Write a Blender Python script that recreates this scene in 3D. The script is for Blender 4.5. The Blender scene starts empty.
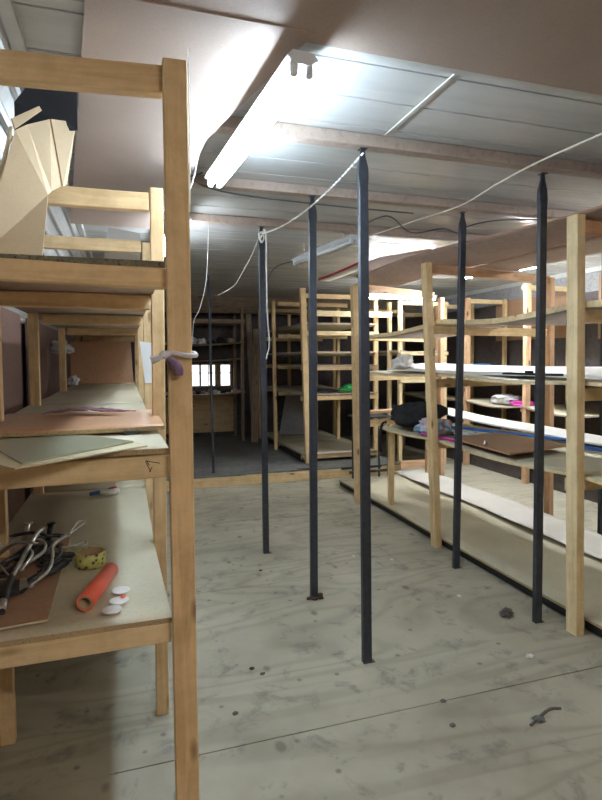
import bpy, bmesh, math, random
from mathutils import Vector, Matrix, noise
random.seed(7)
S = bpy.context.scene
COL = S.collection
R = math.radians

# ------------------------------------------------------------ camera, world, exposure
def make_camera():
    yaw, pitch, roll = R(17.7), math.atan(21/550), R(.25)
    fw = Vector((math.sin(yaw)*math.cos(pitch), math.cos(yaw)*math.cos(pitch), -math.sin(pitch)))
    r0 = Vector((math.cos(yaw), -math.sin(yaw), 0)); u0 = r0.cross(fw)
    r = r0*math.cos(roll) - u0*math.sin(roll); u = u0*math.cos(roll) + r0*math.sin(roll)
    cd = bpy.data.cameras.new('camera'); cam = bpy.data.objects.new('camera', cd); COL.objects.link(cam)
    cd.sensor_fit = 'VERTICAL'; cd.sensor_height = 24; cd.lens = 550/800*24; cd.shift_y = -20/800
    cd.clip_start = .02
    m = Matrix((r, u, -fw)).transposed().to_4x4(); m.translation = (0, 0, 1.5)
    cam.matrix_world = m
    S.camera = cam
make_camera()
w = bpy.data.worlds.new('world'); S.world = w; w.use_nodes = True
w.node_tree.nodes['Background'].inputs[0].default_value = (.95, .97, 1, 1)
w.node_tree.nodes['Background'].inputs[1].default_value = 1.3
S.view_settings.view_transform = 'Standard'; S.view_settings.look = 'None'
S.view_settings.gamma = 1; S.view_settings.use_curve_mapping = False
S.view_settings.exposure = 0.98
TUBE_NEAR = 62.0      # emission strength of the lit tubes
TUBE_FAR = 30.0
TUBE_RIGHT = 150.0
TUBE_CROSS = 42.0
TUBE_REAR = 60.0      # fixture behind the viewer

# ------------------------------------------------------------ materials
def newmat(name):
    m = bpy.data.materials.new(name); m.use_nodes = True
    nt = m.node_tree; b = nt.nodes['Principled BSDF']
    return m, nt, b
def N(nt, t, **k):
    n = nt.nodes.new(t)
    for a, v in k.items(): setattr(n, a, v)
    return n
def ramp(nt, stops):
    n = N(nt, 'ShaderNodeValToRGB'); cr = n.color_ramp
    while len(cr.elements) < len(stops): cr.elements.new(.5)
    for e, (p, c) in zip(cr.elements, stops):
        e.position = p; e.color = (*c, 1) if len(c) == 3 else c
    return n
def coords(nt, scale=(1, 1, 1), rnd=True):
    tc = N(nt, 'ShaderNodeTexCoord'); mp = N(nt, 'ShaderNodeMapping')
    mp.inputs['Scale'].default_value = scale
    nt.links.new(tc.outputs['Object'], mp.inputs['Vector'])
    if rnd:
        oi = N(nt, 'ShaderNodeObjectInfo'); ml = N(nt, 'ShaderNodeMath', operation='MULTIPLY')
        ml.inputs[1].default_value = 37
        nt.links.new(oi.outputs['Random'], ml.inputs[0]); nt.links.new(ml.outputs[0], mp.inputs['Location'])
    return mp
def noise_tex(nt, vec, scale, detail=4, rough=.55, dist=0):
    n = N(nt, 'ShaderNodeTexNoise'); n.inputs['Scale'].default_value = scale
    n.inputs['Detail'].default_value = detail; n.inputs['Roughness'].default_value = rough
    n.inputs['Distortion'].default_value = dist
    nt.links.new(vec.outputs[0], n.inputs['Vector']); return n
def mix(nt, a, b, fac, mode='MIX'):
    n = N(nt, 'ShaderNodeMix', data_type='RGBA', blend_type=mode)
    for s, i in ((fac, 0), (a, 6), (b, 7)):
        if isinstance(s, (int, float)): n.inputs[i].default_value = s
        elif isinstance(s, tuple): n.inputs[i].default_value = (*s, 1)
        else: nt.links.new(s, n.inputs[i])
    return n.outputs[2]
def bump(nt, b, h, strength=.2, dist=.01):
    n = N(nt, 'ShaderNodeBump'); n.inputs['Strength'].default_value = strength; n.inputs['Distance'].default_value = dist
    nt.links.new(h, n.inputs['Height']); nt.links.new(n.outputs[0], b.inputs['Normal'])

def wood(name, c1, c2, knots=(.12, .06, .03)):
    m, nt, b = newmat(name)
    mp = coords(nt, (1.2, 16, 16))
    g = noise_tex(nt, mp, 2.2, 5, .6, .6)
    rp = ramp(nt, [(.3, c2), (.52, c1), (.75, tuple(x*1.12 for x in c1))]); nt.links.new(g.outputs[0], rp.inputs[0])
    mk = coords(nt, (3.2, 9, 9)); v = N(nt, 'ShaderNodeTexVoronoi'); v.inputs['Scale'].default_value = 1.0
    nt.links.new(mk.outputs[0], v.inputs['Vector'])
    rk = ramp(nt, [(.06, (1, 1, 1)), (.16, (0, 0, 0))]); nt.links.new(v.outputs['Distance'], rk.inputs[0])
    c = mix(nt, rp.outputs[0], knots, rk.outputs[0])
    mg = coords(nt, (1, 1, 1)); gd = noise_tex(nt, mg, 9, 4, .7)
    rg = ramp(nt, [(.35, (.84, .82, .78)), (.6, (1, 1, 1))]); nt.links.new(gd.outputs[0], rg.inputs[0])
    c = mix(nt, c, rg.outputs[0], 1.0, 'MULTIPLY')
    nt.links.new(c, b.inputs['Base Color']); b.inputs['Roughness'].default_value = .75
    bump(nt, b, g.outputs[0], .25, .003)
    return m
def speckle(name, base, dark, light, scale=160, rough=.7, patch=.85):
    m, nt, b = newmat(name)
    mp = coords(nt); n1 = noise_tex(nt, mp, scale, 2, .7)
    rp = ramp(nt, [(.32, dark), (.46, base), (.6, base), (.75, light)]); nt.links.new(n1.outputs[0], rp.inputs[0])
    n2 = noise_tex(nt, mp, 3.2, 5, .6)
    r2 = ramp(nt, [(.3, (patch, patch, patch*.97)), (.65, (1, 1, 1))]); nt.links.new(n2.outputs[0], r2.inputs[0])
    c = mix(nt, rp.outputs[0], r2.outputs[0], 1.0, 'MULTIPLY')
    nt.links.new(c, b.inputs['Base Color']); b.inputs['Roughness'].default_value = rough
    bump(nt, b, n1.outputs[0], .12, .002)
    return m
def plain(name, c, rough=.5, metal=0, var=.12, scale=8, spec=None):
    m, nt, b = newmat(name)
    mp = coords(nt); n = noise_tex(nt, mp, scale, 4, .6)
    rp = ramp(nt, [(.3, tuple(x*(1-var) for x in c)), (.7, tuple(min(1, x*(1+var)) for x in c))])
    nt.links.new(n.outputs[0], rp.inputs[0]); nt.links.new(rp.outputs[0], b.inputs['Base Color'])
    b.inputs['Roughness'].default_value = rough; b.inputs['Metallic'].default_value = metal
    if spec is not None: b.inputs['Specular IOR Level'].default_value = spec
    return m
def emit(name, c, s):
    m, nt, b = newmat(name)
    b.inputs['Base Color'].default_value = (.9, .9, .9, 1)
    b.inputs['Emission Color'].default_value = (*c, 1); b.inputs['Emission Strength'].default_value = s
    return m

M = {}
M['pine'] = wood('pine', (.78, .57, .31), (.64, .44, .22), (.30, .17, .08))
M['pine_pale'] = wood('pine_pale', (.82, .65, .38), (.70, .53, .28), (.36, .22, .10))
M['pine_orange'] = wood('pine_orange', (.70, .45, .27), (.56, .33, .18))
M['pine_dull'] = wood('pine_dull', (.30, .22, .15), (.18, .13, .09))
M['chip'] = speckle('chipboard', (.60, .54, .39), (.54, .48, .34), (.64, .59, .44), 60, .5, .86)
M['chip_edge'] = speckle('chipboard_edge', (.46, .35, .19), (.2, .14, .07), (.6, .48, .3), 220, .9)
M['mould_edge'] = speckle('stained_edge', (.24, .22, .15), (.06, .06, .05), (.4, .36, .24), 90, .9, .5)
M['hardboard'] = speckle('brown_hardboard', (.41, .24, .145), (.35, .20, .12), (.47, .29, .18), 45, .5, .85)
M['hardboard_orange'] = speckle('orange_hardboard', (.52, .29, .16), (.45, .24, .13), (.58, .34, .2), 45, .45, .9)
M['hardboard_ceiling'] = speckle('ceiling_hardboard', (.40, .31, .26), (.365, .28, .235), (.43, .335, .285), 120, .7, .9)
M['underboard'] = speckle('aged_board', (.46, .36, .30), (.38, .29, .24), (.52, .42, .35), 30, .75, .8)
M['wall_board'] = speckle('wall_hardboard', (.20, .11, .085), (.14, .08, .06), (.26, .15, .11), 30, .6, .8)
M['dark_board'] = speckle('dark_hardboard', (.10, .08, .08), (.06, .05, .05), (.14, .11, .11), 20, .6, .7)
M['plaster'] = speckle('grey_plaster', (.38, .38, .40), (.24, .24, .26), (.5, .5, .52), 40, .9, .8)
M['white'] = plain('white_laminate', (.88, .86, .82), .4, 0, .06, 3)
M['white_dull'] = plain('dusty_white_sheet', (.66, .62, .55), .6, 0, .08, 3)
M['black_metal'] = plain('black_metal', (.034, .038, .048), .4, .0, .3, 30)
M['black_edge'] = plain('black_edge_band', (.006, .006, .006), .6)
M['steel'] = plain('dull_steel', (.62, .60, .56), .35, .9, .3, 25)
M['dark_steel'] = plain('dark_steel', (.06, .06, .065), .4, .6, .4, 25)
M['fixture'] = plain('white_enamel', (.72, .76, .80), .35, 0, .04)
M['tube_lit'] = emit('lit_tube_near', (.68, .84, 1), TUBE_NEAR)
M['tube_far'] = emit('lit_tube_far', (.80, .90, 1), TUBE_FAR)
M['tube_right'] = emit('lit_tube_right', (.86, .93, 1), TUBE_RIGHT)
M['tube_cross'] = emit('lit_tube_cross', (.90, .95, 1), TUBE_CROSS)
M['tube_added'] = emit('lit_tube_added', (.90, .95, 1), 50.0)  # added lamp, out of view
M['tube_rear'] = emit('lit_tube_rear', (1, .93, .84), TUBE_REAR)
M['tube_off'] = plain('unlit_tube', (.85, .86, .86), .25, 0, .02)
M['socket'] = plain('tube_socket', (.80, .82, .85), .4)
M['string'] = plain('white_string', (.75, .74, .70), .8)
M['cable'] = plain('grey_cable', (.10, .10, .11), .6)
M['cable_white'] = plain('white_cable', (.78, .74, .62), .6)
M['paper'] = plain('paper', (.85, .85, .84), .7, 0, .04)
M['rag_white'] = plain('grey_white_rag', (.62, .60, .62), .9, 0, .12, 30)
M['rag_purple'] = plain('purple_rag', (.22, .14, .23), .9, 0, .25, 40)
M['mauve'] = plain('mauve_paper', (.50, .27, .33), .6, 0, .2, 14)
M['black_cloth'] = plain('black_cloth', (.016, .016, .019), .9, 0, .4, 20)
M['opening_black'] = plain('dark_opening', (.012, .014, .02), .8)  # black that stands in for the darkness of the opening behind the fibreboard
M['magenta'] = plain('magenta_plastic', (.62, .05, .36), .35)
M['blue'] = plain('blue_plastic', (.05, .17, .50), .35)
M['green'] = plain('green_plastic', (.04, .45, .13), .5, 0, .3, 20)
M['red'] = plain('red_plastic', (.62, .03, .05), .4)
M['red_card'] = plain('red_card', (.88, .17, .10), .45, 0, .08)
M['tan_card'] = plain('brown_card', (.42, .30, .17), .8)
M['carton'] = speckle('fibreboard_sheet', (.47, .35, .21), (.44, .325, .19), (.50, .375, .235), 120, .8, .9)
M['clear'] = plain('cloudy_plastic', (.7, .72, .74), .25, 0, .2, 12)
M['tuft'] = plain('dirty_lint', (.12, .11, .10), .95, 0, .4, 60)
M['cream_board'] = plain('cream_sheet', (.60, .52, .34), .5, 0, .05)
M['rust'] = plain('rust_crumbs', (.085, .04, .03), .9, 0, .4, 50)

def mat_glass():
    m, nt, b = newmat('greenish_glass_pane')
    b.inputs['Base Color'].default_value = (.44, .44, .30, 1); b.inputs['Roughness'].default_value = .2
    b.inputs['Transmission Weight'].default_value = .12; b.inputs['IOR'].default_value = 1.45
    return m
M['glass_sheet'] = mat_glass()
def mat_window_glass():
    m, nt, b = newmat('window_glass')
    b.inputs['Base Color'].default_value = (1, 1, 1, 1); b.inputs['Roughness'].default_value = .05
    b.inputs['Transmission Weight'].default_value = 1; b.inputs['IOR'].default_value = 1.02
    return m
M['window_glass'] = mat_window_glass()

def mat_floor():
    m, nt, b = newmat('plywood_floor')
    mp = coords(nt, rnd=False)
    ms = coords(nt, (.35, 1.5, 1), rnd=False)
    g = noise_tex(nt, ms, 1.1, 2.5, .5, .8)          # broad figure of rotary cut plywood
    wv = N(nt, 'ShaderNodeMath', operation='MULTIPLY'); wv.inputs[1].default_value = 75
    nt.links.new(g.outputs[0], wv.inputs[0])
    sn = N(nt, 'ShaderNodeMath', operation='SINE'); nt.links.new(wv.outputs[0], sn.inputs[0])
    rr = ramp(nt, [(.0, (.78, .77, .75)), (.35, (.95, .95, .95)), (.9, (1, 1, 1))])
    mrg = N(nt, 'ShaderNodeMapRange'); mrg.inputs[1].default_value = -1; mrg.inputs[2].default_value = 1
    nt.links.new(sn.outputs[0], mrg.inputs[0]); nt.links.new(mrg.outputs[0], rr.inputs[0])
    big = noise_tex(nt, mp, .9, 5, .6)
    base = ramp(nt, [(.3, (.30, .27, .195)), (.5, (.42, .385, .285)), (.72, (.53, .49, .375))]); nt.links.new(big.outputs[0], base.inputs[0])
    c = mix(nt, base.outputs[0], rr.outputs[0], .75, 'MULTIPLY')
    # knots
    mk = coords(nt, (2.1, 1.35, 1), rnd=False); v = N(nt, 'ShaderNodeTexVoronoi'); v.inputs['Scale'].default_value = 2.3
    nt.links.new(mk.outputs[0], v.inputs['Vector'])
    rk = ramp(nt, [(.07, (1, 1, 1)), (.13, (0, 0, 0))]); nt.links.new(v.outputs['Distance'], rk.inputs[0])
    c = mix(nt, c, (.17, .15, .10), mix(nt, (0, 0, 0), rk.outputs[0], .85))
    # small black specks and scuffs
    v2 = N(nt, 'ShaderNodeTexVoronoi'); v2.inputs['Scale'].default_value = 7.0; nt.links.new(mp.outputs[0], v2.inputs['Vector'])
    r2 = ramp(nt, [(.05, (1, 1, 1)), (.11, (0, 0, 0))]); nt.links.new(v2.outputs['Distance'], r2.inputs[0])
    c = mix(nt, c, (.12, .11, .095), mix(nt, (0, 0, 0), r2.outputs[0], .7))
    sc = noise_tex(nt, mp, 5.5, 7, .72, .4)
    r3 = ramp(nt, [(.54, (0, 0, 0)), (.68, (.75, .75, .75))]); nt.links.new(sc.outputs[0], r3.inputs[0])
    c = mix(nt, c, (.16, .15, .13), r3.outputs[0])
    nt.links.new(c, b.inputs['Base Color']); b.inputs['Roughness'].default_value = .62
    bump(nt, b, sc.outputs[0], .12, .004)
    return m
M['floor'] = mat_floor()
def mat_panel():
    m, nt, b = newmat('white_pvc_panel')
    mp = coords(nt, (.6, 3, 1), rnd=False); n = noise_tex(nt, mp, 2, 5, .6)
    rp = ramp(nt, [(.3, (.50, .505, .49)), (.6, (.60, .605, .585))]); nt.links.new(n.outputs[0], rp.inputs[0])
    nt.links.new(rp.outputs[0], b.inputs['Base Color']); b.inputs['Roughness'].default_value = .22
    mb = coords(nt, (1.5, 9, 1), rnd=False); nb = noise_tex(nt, mb, 3, 3, .5)
    bump(nt, b, nb.outputs[0], .25, .01)
    return m
M['panel'] = mat_panel()
def mat_yarn():
    m, nt, b = newmat('patterned_tape')
    mp = coords(nt); v = N(nt, 'ShaderNodeTexVoronoi'); v.inputs['Scale'].default_value = 55
    nt.links.new(mp.outputs[0], v.inputs['Vector'])
    rp = ramp(nt, [(.25, (.05, .06, .03)), (.36, (.50, .48, .12)), (.8, (.62, .60, .22))]); nt.links.new(v.outputs['Distance'], rp.inputs[0])
    nt.links.new(rp.outputs[0], b.inputs['Base Color']); b.inputs['Roughness'].default_value = .4
    return m
M['tape'] = mat_yarn()
def mat_denim():
    m, nt, b = newmat('blue_pink_cloth')
    mp = coords(nt); n = noise_tex(nt, mp, 9, 3, .5)
    rp = ramp(nt, [(.38, (.12, .24, .36)), (.5, (.50, .58, .64)), (.58, (.62, .38, .46)), (.7, (.7, .66, .68))]); nt.links.new(n.outputs[0], rp.inputs[0])
    nt.links.new(rp.outputs[0], b.inputs['Base Color']); b.inputs['Roughness'].default_value = .9
    return m
M['denim'] = mat_denim()

# ------------------------------------------------------------ object helpers
def tag(o, label, cat=None, group=None, kind=None):
    o['label'] = label
    if cat: o['category'] = cat
    if group: o['group'] = group
    if kind: o['kind'] = kind
    return o
def thing(name, loc, label, cat, group=None, rz=0):
    o = bpy.data.objects.new(name, None); COL.objects.link(o); o.location = loc; o.rotation_euler.z = rz
    o.empty_display_size = .05
    return tag(o, label, cat, group)
def root_loc(p):
    v = Vector((0, 0, 0))
    while p is not None: v += Vector(p.location); p = p.parent
    return v
def link(name, me, mats, parent=None, origin=(0, 0, 0), rot=None):
    """origin is in world space; parents are unrotated"""
    for m in (mats if isinstance(mats, (list, tuple)) else [mats]): me.materials.append(m)
    o = bpy.data.objects.new(name, me); COL.objects.link(o)
    if parent is not None: o.parent = parent; o.location = Vector(origin) - root_loc(parent)
    else: o.location = origin
    if rot is not None: o.rotation_euler = rot
    return o
def mesh_from(bm, smooth=False):
    me = bpy.data.meshes.new('m'); bm.normal_update(); bm.to_mesh(me); bm.free()
    if smooth:
        for p in me.polygons: p.use_smooth = True
    return me
def bx(bm, x0, x1, y0, y1, z0, z1, mi=0):
    vs = [bm.verts.new(p) for p in ((x0,y0,z0),(x1,y0,z0),(x1,y1,z0),(x0,y1,z0),(x0,y0,z1),(x1,y0,z1),(x1,y1,z1),(x0,y1,z1))]
    for f in ((3,2,1,0),(4,5,6,7),(0,1,5,4),(1,2,6,5),(2,3,7,6),(3,0,4,7)):
        bm.faces.new([vs[i] for i in f]).material_index = mi
    return vs
def bevel(bm, w):
    bmesh.ops.bevel(bm, geom=list(bm.edges), offset=w, segments=1, affect='EDGES', clamp_overlap=True)
def box(name, a, b, mat, parent=None, bev=.003):
    """axis aligned box, origin at centre"""
    c = (Vector(a)+Vector(b))/2; h = (Vector(b)-Vector(a))/2
    bm = bmesh.new(); bx(bm, -h.x, h.x, -h.y, h.y, -h.z, h.z)
    if bev: bevel(bm, bev)
    return link(name, mesh_from(bm), mat, parent, c)
def beam(name, p0, p1, wd, ht, mat, parent=None, up=(0, 0, 1), bev=.003):
    """timber of section wd x ht running p0 -> p1 along its local X (grain follows)"""
    p0, p1 = Vector(p0), Vector(p1); d = p1-p0; L = d.length; x = d.normalized(); z = Vector(up)
    if abs(x.dot(z)) > .95: z = Vector((0, 1, 0))
    y = z.cross(x).normalized(); z = x.cross(y)
    bm = bmesh.new(); n = 6
    rings = []
    sd = random.random()*50
    for i in range(n+1):
        t = i/n; o = Vector((0, (noise.noise((sd, t*1.5, 0)))*.004, (noise.noise((sd, 5, t*1.5)))*.004)) if 0 < i < n else Vector()
        rings.append([bm.verts.new(Vector((-L/2+L*t, a*wd/2, b_*ht/2))+o) for a, b_ in ((-1,-1),(1,-1),(1,1),(-1,1))])
    for i in range(n):
        for k in range(4):
            bm.faces.new((rings[i][k], rings[i][(k+1)%4], rings[i+1][(k+1)%4], rings[i+1][k]))
    bm.faces.new(rings[0][::-1]); bm.faces.new(rings[-1])
    bmesh.ops.recalc_face_normals(bm, faces=bm.faces)
    es = [e for e in bm.edges if len(e.link_faces) == 2 and e.calc_face_angle() > .5]
    if bev: bmesh.ops.bevel(bm, geom=es, offset=bev, segments=1, affect='EDGES', clamp_overlap=True)
    return link(name, mesh_from(bm), mat, parent, (p0+p1)/2, Matrix((x, y, z)).transposed().to_euler())
def sheet(name, x0, x1, y0, y1, zf, th, mats, parent=None, nx=8, ny=24, xf=None):
    """board with real thickness whose top follows zf(x, y); material 0 faces, 1 edges. xf shifts x with y (wavy long edges)"""
    bm = bmesh.new(); o = Vector((x0, y0, zf(x0, y0)))
    top, bot = [], []
    for j in range(ny+1):
        y = y0+(y1-y0)*j/ny; a, b = [], []
        for i in range(nx+1):
            x = x0+(x1-x0)*i/nx; xx = x+(xf(x, y) if xf else 0)
            z = zf(x, y)
            a.append(bm.verts.new(Vector((xx, y, z))-o)); b.append(bm.verts.new(Vector((xx, y, z-th))-o))
        top.append(a); bot.append(b)
    for j in range(ny):
        for i in range(nx):
            f = bm.faces.new((top[j][i], top[j][i+1], top[j+1][i+1], top[j+1][i])); f.smooth = True
            f = bm.faces.new((bot[j][i], bot[j+1][i], bot[j+1][i+1], bot[j][i+1])); f.smooth = True
    def side(l, k): 
        for q in range(len(l)-1): bm.faces.new((l[q], l[q+1], k[q+1], k[q])).material_index = 1
    side(top[0], bot[0]); side(top[-1], bot[-1])
    side([r[0] for r in top], [r[0] for r in bot]); side([r[-1] for r in top], [r[-1] for r in bot])
    bmesh.ops.recalc_face_normals(bm, faces=bm.faces)
    me = mesh_from(bm)
    if not isinstance(mats, (list, tuple)): mats = [mats, mats]
    ob = link(name, me, list(mats), parent, o)
    return ob
def flat(z): return lambda x, y: z
def plate(name, pts, th, mats, parent=None, bev=0):
    """flat board from a loop of 3D points (planar), given thickness along its normal"""
    P = [Vector(p) for p in pts]; c = sum(P, Vector())/len(P)
    n = Vector((0, 0, 0))
    for i in range(len(P)): n += (P[i]-c).cross(P[(i+1) % len(P)]-c)
    n.normalize()
    if n.z < 0: n = -n; P = P[::-1]
    bm = bmesh.new()
    a = [bm.verts.new(p-c) for p in P]; b = [bm.verts.new(p-c-n*th) for p in P]
    bm.faces.new(a); bm.faces.new(b[::-1])
    for i in range(len(P)):
        j = (i+1) % len(P); bm.faces.new((a[j], a[i], b[i], b[j])).material_index = 1
    bmesh.ops.recalc_face_normals(bm, faces=bm.faces)
    if not isinstance(mats, (list, tuple)): mats = [mats, mats]
    return link(name, mesh_from(bm), list(mats), parent, c)
def smooth_path(pts, n=6):
    P = [Vector(p) for p in pts]
    if len(P) < 3: return P
    out = []
    for i in range(len(P)-1):
        p0 = P[max(i-1, 0)]; p1 = P[i]; p2 = P[i+1]; p3 = P[min(i+2, len(P)-1)]
        for k in range(n):
            t = k/n
            out.append(.5*((2*p1)+(-p0+p2)*t+(2*p0-5*p1+4*p2-p3)*t*t+(-p0+3*p1-3*p2+p3)*t**3))
    out.append(P[-1]); return out
def tube_bm(bm, pts, r, seg=8, o=Vector((0, 0, 0)), rf=None, cap=True, sx=1.0):
    pts = [Vector(p)-o for p in pts]; prev = None; rings = []
    for i, p in enumerate(pts):
        d = (pts[min(i+1, len(pts)-1)]-pts[max(i-1, 0)])
        d = d.normalized() if d.length > 1e-9 else Vector((0, 0, 1))
        if prev is None:
            a = d.orthogonal().normalized()
        else:
            a = (prev-d*prev.dot(d)).normalized()
        prev = a; b = d.cross(a); rr = rf(i/(len(pts)-1)) if rf else r
        rings.append([bm.verts.new(p+(a*math.cos(2*math.pi*k/seg)*sx+b*math.sin(2*math.pi*k/seg))*rr) for k in range(seg)])
    for i in range(len(rings)-1):
        for k in range(seg):
            bm.faces.new((rings[i][k], rings[i][(k+1) % seg], rings[i+1][(k+1) % seg], rings[i+1][k])).smooth = True
    if cap: bm.faces.new(rings[0][::-1]); bm.faces.new(rings[-1])
def tube(name, pts, r, mat, parent=None, seg=8, smooth=True, rf=None, sx=1.0):
    P = smooth_path(pts) if smooth else [Vector(p) for p in pts]
    o = Vector(P[0]); bm = bmesh.new(); tube_bm(bm, P, r, seg, o, rf, sx=sx)
    return link(name, mesh_from(bm), mat, parent, o)
def lathe(name, prof, loc, mat, parent=None, seg=32, axis=None, closed=False):
    bm = bmesh.new(); rings = []
    for r, z in prof: rings.append([bm.verts.new((r*math.cos(2*math.pi*k/seg), r*math.sin(2*math.pi*k/seg), z)) for k in range(seg)])
    nr = len(rings)
    for i in range(nr if closed else nr-1):
        a, b = rings[i], rings[(i+1) % nr]
        for k in range(seg): bm.faces.new((a[k], a[(k+1) % seg], b[(k+1) % seg], b[k])).smooth = True
    if not closed:
        bm.faces.new(rings[0][::-1]); bm.faces.new(rings[-1])
    bmesh.ops.recalc_face_normals(bm, faces=bm.faces)
    rot = None
    if axis is not None: rot = Vector((0, 0, 1)).rotation_difference(Vector(axis)).to_euler()
    return link(name, mesh_from(bm), mat, parent, loc, rot)
def heap(name, loc, sx, sy, sz, mat, parent=None, seed=0, fold=1.0, res=28, rot=0, fr=4.0):
    """crumpled cloth or bag: a folded closed surface resting on loc"""
    bm = bmesh.new(); bmesh.ops.create_icosphere(bm, subdivisions=4, radius=1)
    for v in bm.verts:
        p = v.co.copy()
        n = noise.noise(p*1.6+Vector((seed*3.1, 0, 0)))*.45+noise.noise(p*fr+Vector((0, seed*2.3, 0)))*.22*fold+abs(noise.noise(p*fr*1.9+Vector((0, 0, seed))))*.14*fold
        q = p*(1+n)
        z = q.z*sz+sz*.8; z = max(z, .0015*(1+noise.noise(p*5)))
        x, y = q.x*sx, q.y*sy
        if q.z < -.2: x *= 1.08; y *= 1.08
        v.co = Vector((x*math.cos(rot)-y*math.sin(rot), x*math.sin(rot)+y*math.cos(rot), z))
    return link(name, mesh_from(bm, True), mat, parent, loc)

def structure(o, label): return tag(o, label, kind='structure')

# ------------------------------------------------------------ the setting
ZC, ZJ, ZP = 2.56, 2.50, .13          # ceiling panels, joist undersides, rear platform
YB, XR, YF = 9.85, 5.25, -2.6

def floor():
    bm = bmesh.new(); g = .006
    ys = [YF, -.86, .6, 2.055, 3.515, 4.97, 6.42]
    for j in range(len(ys)-1):
        xs = [-1.2, 2.9 if j % 2 else 1.9, XR+.3] if j not in (2, 3) else [-1.2, 2.7, XR+.3]
        for i in range(2):
            bx(bm, xs[i]+g/2, xs[i+1]-g/2, ys[j]+g/2, ys[j+1]-g/2, -.02, 0)
    bx(bm, 3.4, XR+.3, 6.42+g, YB+.1, -.02, 0)
    bx(bm, -1.2, 3.4, 6.42+g, YB+.1, -.02, 0)
    bx(bm, -1.2, XR+.3, YF, YB+.1, -.06, -.021, 1)
    # seams run very slightly askew of the room
    return link('floor', mesh_from(bm), [M['floor'], M['black_edge']])
structure(floor(), 'worn grey plywood floor with knots, scuffs and narrow seams')

def platform():
    bm = bmesh.new()
    # front edge chipped between the black posts
    pts = [(-.76, 6.42), (1.35, 6.42), (1.38, 6.45), (2.0, 6.44), (2.03, 6.53), (2.16, 6.56), (2.2, 6.43), (3.4, 6.42), (3.4, YB), (-.76, YB)]
    t = [bm.verts.new((x, y, ZP)) for x, y in pts]; b = [bm.verts.new((x, y, ZP-.018)) for x, y in pts]
    bm.faces.new(t)
    for i in range(len(pts)): bm.faces.new((b[i], b[(i+1) % len(pts)], t[(i+1) % len(pts)], t[i])).material_index = 0
    bm.faces.new(b[::-1])
    return link('floor_platform', mesh_from(bm), [M['floor_back']])
M['floor_back'] = speckle('dusty_platform_board', (.20, .20, .19), (.13, .13, .12), (.26, .26, .24), 12, .8, .7)
structure(platform(), 'raised dusty platform floor at the rear with a chipped front edge')
structure(beam('trim_1', (-.76, 6.445, .056), (3.4, 6.445, .056), .05, .11, M['pine']), 'pale wooden kerb beam along the front of the raised rear platform')

def ceiling():
    bm = bmesh.new(); y = 1.60; w_ = .25
    while y < YB:
        y1 = min(y+w_, YB)
        bx(bm, -.34, XR, y+.006, y1-.006, ZC, ZC+.012)
        # tongue of the joint
        bx(bm, -.34, XR, y1-.0065, y1+.0065, ZC+.006, ZC+.012)
        y += w_
    return link('ceiling', mesh_from(bm), M['panel'])
structure(ceiling(), 'white plastic panel ceiling with narrow seams across the room')
structure(box('ceiling_hardboard', (-.9, YF, 2.485), (XR, 1.665, 2.5), M['hardboard_ceiling']), 'brown hardboard ceiling nearest the viewer, ahead of the white panels')
structure(box('trim_2', (.5, 1.664, 2.488), (XR, 1.70, 2.552), M['panel'], bev=.004), 'thin pale strip where brown ceiling board meets the white panels')
structure(plate('ceiling_offcut', [(-.085, 1.6, 2.485), (.56, 1.6, 2.485), (.36, 2.5, 2.485), (.34, 3.15, 2.485), (.2, 4.3, 2.485), (-.36, 4.3, 2.485)], .006, M['hardboard_ceiling']), 'crooked brown hardboard sheet under the white ceiling above the left rack')
jn = 0
for y, x0 in ((2.44, .36), (3.25, .36), (4.09, -.3)):
    jn += 1
    structure(beam('trim_%d' % (jn+2), (x0, y, 2.53), (XR, y, 2.53), .07, .056, M['pine_dull' if jn > 3 else 'joist'] if 'joist' in M else M['underboard']), ('nearest', 'middle', 'farthest')[jn-1]+' of three brown ceiling joists carried on black posts')
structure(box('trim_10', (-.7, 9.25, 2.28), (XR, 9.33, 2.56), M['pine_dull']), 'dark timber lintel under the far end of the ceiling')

# left: lower hardboard wall, sloping white boarded wall above
def wall_left():
    bm = bmesh.new()
    ys = [YF, .2, 1.6, 3.0, 4.72]
    for i in range(len(ys)-1): bx(bm, -.78, -.765, ys[i]+.004, ys[i+1]-.004, 0, 1.86)
    bx(bm, -.78, -.765, 5.0, 6.2, 0, 1.86); bx(bm, -.78, -.765, 6.21, YB, 0, 1.86)
    bx(bm, -.82, -.80, YF, YB, 0, 1.86, 1)
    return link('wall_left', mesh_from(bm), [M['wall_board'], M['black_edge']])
structure(wall_left(), 'brown hardboard wall with a dark gap behind the left rack')
def wall_slope():
    bm = bmesh.new()
    a, b = Vector((-.80, 0, 1.80)), Vector((-.33, 0, 2.575)); d = b-a; n = Vector((d.z, 0, -d.x)).normalized()
    k = 9
    for i in range(k):
        p = a+d*i/k; q = a+d*(i+1)/k
        prof = [p, p+n*.014+d*.01, p+n*.014+d*.03, p+n*.004+d*.045, q-d*.012+n*.004, q-d*.008]
        for j in range(len(prof)-1):
            v = [bm.verts.new((c.x, y, c.z)) for c, y in ((prof[j], YF), (prof[j+1], YF), (prof[j+1], YB), (prof[j], YB))]
            bm.faces.new(v)
    v = [bm.verts.new(p) for p in ((a.x-.03, YF, a.z), (b.x-.03, YF, b.z), (b.x-.03, YB, b.z), (a.x-.03, YB, a.z))]; bm.faces.new(v)
    return link('wall_left_slope', mesh_from(bm), M['panel'])
structure(wall_slope(), 'sloping white boarded wall with long raised seams above the left rack')
structure(box('trim_11', (-.345, 1.6, 2.53), (-.30, 7.5, 2.56), M['panel'], bev=.006), 'white corner moulding where ceiling meets the sloping wall')

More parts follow.
